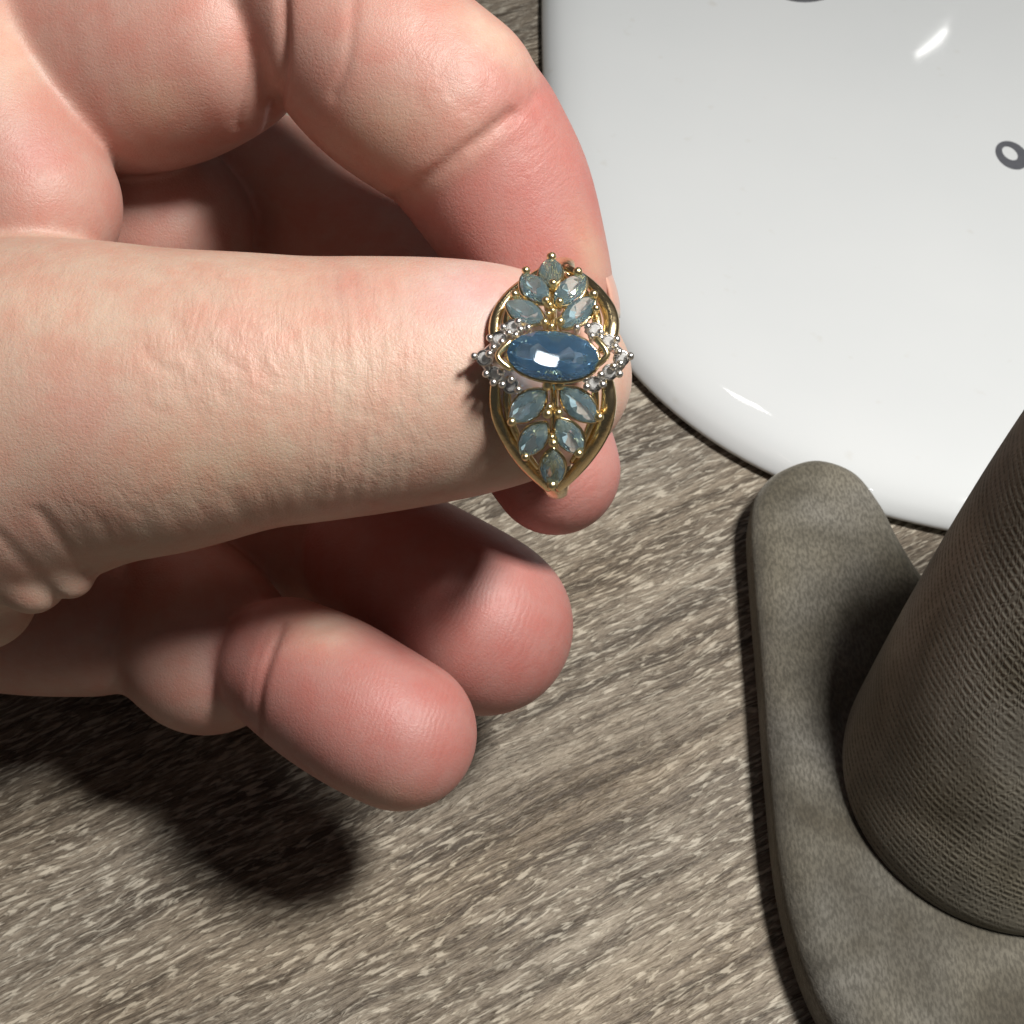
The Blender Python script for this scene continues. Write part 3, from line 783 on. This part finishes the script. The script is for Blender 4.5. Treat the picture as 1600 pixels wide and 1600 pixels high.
# bead-topped prong, one mesh shared by all of them (unit: bead radius 1, stem down local -z)
def prong_mesh(name, mat):
    bm = bmesh.new()
    bmesh.ops.create_uvsphere(bm, u_segments=10, v_segments=7, radius=1.0 * S)
    r = bmesh.ops.create_cone(bm, segments=8, radius1=0.62 * S, radius2=0.72 * S, depth=3.4 * S, cap_ends=True)
    bmesh.ops.translate(bm, verts=r['verts'], vec=(0, 0, -2.0 * S))
    me = bpy.data.meshes.new(name); bm.to_mesh(me); bm.free()
    for p in me.polygons: p.use_smooth = True
    me.materials.append(mat); return me
PM = {'gold': prong_mesh('gold_prong', BRIGHT), 'white': prong_mesh('white_prong', WHITE)}
def bead(px, py, kind='gold', r=7.0, z=0.16, tilt=(0, 0)):
    x, y = loc(px, py); n = nrm(x, y) + EX * tilt[0] + EY * tilt[1]; n /= np.linalg.norm(n)
    o = bpy.data.objects.new('prong' if kind == 'gold' else 'white_gold_prong', PM[kind]); COL.objects.link(o)
    p = head(x, y, z); s = r / RPX
    ex = EX - n * (n @ EX); ex /= np.linalg.norm(ex); ey = np.cross(n, ex)
    M = Matrix(((ex[0], ey[0], n[0], 0), (ex[1], ey[1], n[1], 0), (ex[2], ey[2], n[2], 0), (0, 0, 0, 1)))
    o.parent = ring
    o.matrix_local = Matrix.Translation(Vector((p - RC) * S)) @ M @ Matrix.Diagonal((s, s, s, 1))
    return o

# shank round the thumb tip and the four split rails of the head
sh = []; shn = []; shr = []
for a in np.linspace(math.radians(52), math.radians(308), 60):
    c_, s_ = math.cos(a), math.sin(a)
    sh.append(RC + EY * (s_ * 0.985) + EZ * (-1.10 + c_ * 1.0)); shn.append(EY * s_ + EZ * c_)
    shr.append(0.085 + 0.05 * abs(math.cos((a - math.pi) / 2 * 1.0)) * 0 + 0.04 * math.exp(-((min(a - math.radians(52), math.radians(308) - a)) / 0.5) ** 2))
tube('shank', sh, shr, GOLD, flat=0.6, nref=shn, sides=14)
def rail(name, line, rad, z, flat=0.75):
    q = catmull(np.array(line, float), 8)
    pts = [hp(x, y, zz) for (x, y), zz in zip(q, np.interp(np.linspace(0, 1, len(q)), np.linspace(0, 1, len(z)), z))]
    nn = [nrm(*loc(x, y)) for x, y in q]
    r = np.interp(np.linspace(0, 1, len(q)), np.linspace(0, 1, len(rad)), rad) / RPX * 0.88
    tube(name, pts, r, GOLD, flat=flat, nref=nn, sides=12)
rail('rail', [(842, 404), (812, 430), (786, 458), (770, 490), (768, 522), (778, 548)], [6, 9, 11, 11, 8], [-0.16, -0.10, -0.05, 0.0])
rail('rail', [(842, 415), (815, 446), (796, 470), (786, 500), (790, 530)], [4, 7, 8, 6], [-0.14, -0.08, -0.02, 0.0])
rail('rail', [(872, 404), (908, 430), (936, 462), (951, 494), (950, 528), (940, 550)], [6, 10, 14, 15, 10], [-0.16, -0.08, 0.0, 0.02])
rail('rail', [(872, 418), (902, 446), (922, 474), (930, 505), (926, 530)], [4, 7, 9, 7], [-0.14, -0.06, 0.0, 0.02])
rail('rail', [(778, 578), (772, 612), (776, 652), (794, 694), (822, 734), (856, 768)], [8, 11, 12, 12, 8], [0.0, -0.04, -0.10, -0.14])
rail('rail', [(796, 590), (792, 620), (796, 655), (812, 695), (838, 735)], [6, 8, 8, 6], [0.0, -0.04, -0.10, -0.15])
rail('rail', [(944, 578), (952, 612), (949, 650), (932, 692), (902, 734), (870, 768)], [10, 14, 15, 13, 8], [0.0, -0.02, -0.08, -0.14])
rail('rail', [(930, 600), (930, 640), (916, 684), (894, 722)], [6, 8, 8, 5], [0.0, -0.04, -0.09, -0.14])

# centre stone with its V claws and basket
o, pts, _ = stone('centre_stone', 866, 559, 71, 38, -4, TOPAZ, 0.22, power=1.0, depth=1.0, N=16, tablez=0.34, cpow=0.93)
tag(o, 'large blue oval centre stone set crosswise')
tube('basket', pts, 0.022, GOLD, closed=True, sides=6)
for line in ([(800, 537), (781, 561), (801, 580)], [(931, 530), (949, 554), (930, 574)]):
    q = catmull(np.array(line, float), 6)
    tube('v_claw', [hp(x, y, 0.20 + 0.03 * math.sin(math.pi * i / (len(q) - 1))) for i, (x, y) in enumerate(q)], 5.0 / RPX, BRIGHT, flat=1.3, sides=8)
for x in (-0.30, 0.30):
    tube('claw_post', [head(x * 1.12, 0.11, 0.16), head(x * 0.9, 0.11, -0.15)], 0.035, GOLD, sides=8)
# leaf stones: cx, cy, half length, half width, angle
LEAVES = [(852, 421, 29, 18, 92), (829, 449, 31, 19, 128), (886, 451, 33, 19, 55), (817, 488, 31, 18, 152), (900, 487, 33, 18, 48),
          (827, 636, 33, 20, 42), (907, 632, 34, 20, -42), (836, 688, 31, 19, 55), (893, 682, 31, 19, -58), (866, 733, 33, 19, 88)]
for cx, cy, hl, hw, an in LEAVES:
    o, pts, _ = stone('leaf_stone', cx, cy, hl * 1.12, hw * 1.06, an, AQUA, 0.10, power=1.6, depth=0.85, N=12)
    tube('leaf_basket', pts, 0.017, GOLD, closed=True, sides=6)
# gold spines that carry the leaf stones
tube('spine', [hp(x, y, 0.0) for x, y in ((853, 402), (856, 445), (858, 480), (862, 520))], 0.035, GOLD, sides=8)
tube('spine', [hp(x, y, 0.0) for x, y in ((866, 596), (867, 645), (868, 690), (866, 762))], 0.035, GOLD, sides=8)
for px, py, r in ((852, 396, 8), (814, 421, 7), (896, 422, 8), (800, 461, 7), (923, 459, 7.5), (859, 442, 7), (850, 471, 7), (871, 472, 6.5), (856, 478, 5.5), (861, 487, 5.5), (855, 492, 5), (928, 482, 6.5),
                  (850, 506, 7), (874, 504, 7.5), (861, 512, 6), (858, 604, 8), (877, 603, 8), (859, 647, 8), (876, 645, 7.5), (862, 637, 6), (803, 661, 7.5), (939, 650, 8), (868, 692, 7.5), (866, 683, 5.5), (824, 715, 7), (908, 707, 7.5), (865, 759, 9)):
    bead(px, py, 'gold', r, 0.15)
# white gold shoulders: small clear stones in bead settings
MELEE = [(800, 514), (780, 533), (757, 563), (775, 588), (800, 605), (928, 516), (950, 534), (970, 558), (953, 580), (930, 599)]
for cx, cy in MELEE:
    x, y = loc(cx, cy)
    o, pts, (c0, ax_, ay_, n_) = stone('melee_stone', cx, cy, 11, 11, 0, DIAM, 0.10, power=1.0, depth=0.8, N=8)
    V = []; F = []
    for s_, z_ in ((0.5, -0.20), (1.15, -0.02), (1.18, 0.06), (0.98, 0.06)):
        for k in range(12):
            a = 2 * math.pi * k / 12; V.append(c0 + (ax_ * math.cos(a) + ay_ * math.sin(a)) * (11 / RPX * s_) + n_ * z_ * 0.8 - n_ * 0.03)
    for k in range(3): F += [(k * 12 + i, k * 12 + (i + 1) % 12, (k + 1) * 12 + (i + 1) % 12, (k + 1) * 12 + i) for i in range(12)]
    F.append(tuple(range(12))[::-1])
    obj('melee_cup', mesh_np('melee_cup', V, F), WHITE, ring)
for px, py in ((809, 506), (813, 518), (825, 515), (786, 515), (806, 527), (795, 524), (785, 538), (766, 532), (772, 547), (766, 557), (742, 561), (762, 588), (774, 601), (788, 604), (813, 611), (785, 584), (802, 596),
               (900, 513), (917, 511), (924, 526), (937, 520), (947, 545), (962, 530), (960, 541), (966, 549), (984, 555), (969, 567), (959, 572), (968, 583), (940, 585), (943, 600), (917, 592), (919, 604), (938, 528)):
    bead(px, py, 'white', 6.4, 0.16)
# white gold shoulder bars joining the cups
for line in ([(808, 508), (778, 534), (754, 563), (776, 590), (808, 608)], [(914, 511), (948, 534), (972, 558), (952, 583), (916, 602)]):
    q = catmull(np.array(line, float), 6)
    tube('shoulder_bar', [hp(x, y, 0.0) for x, y in q], 7.5 / RPX, WHITE, sides=8)
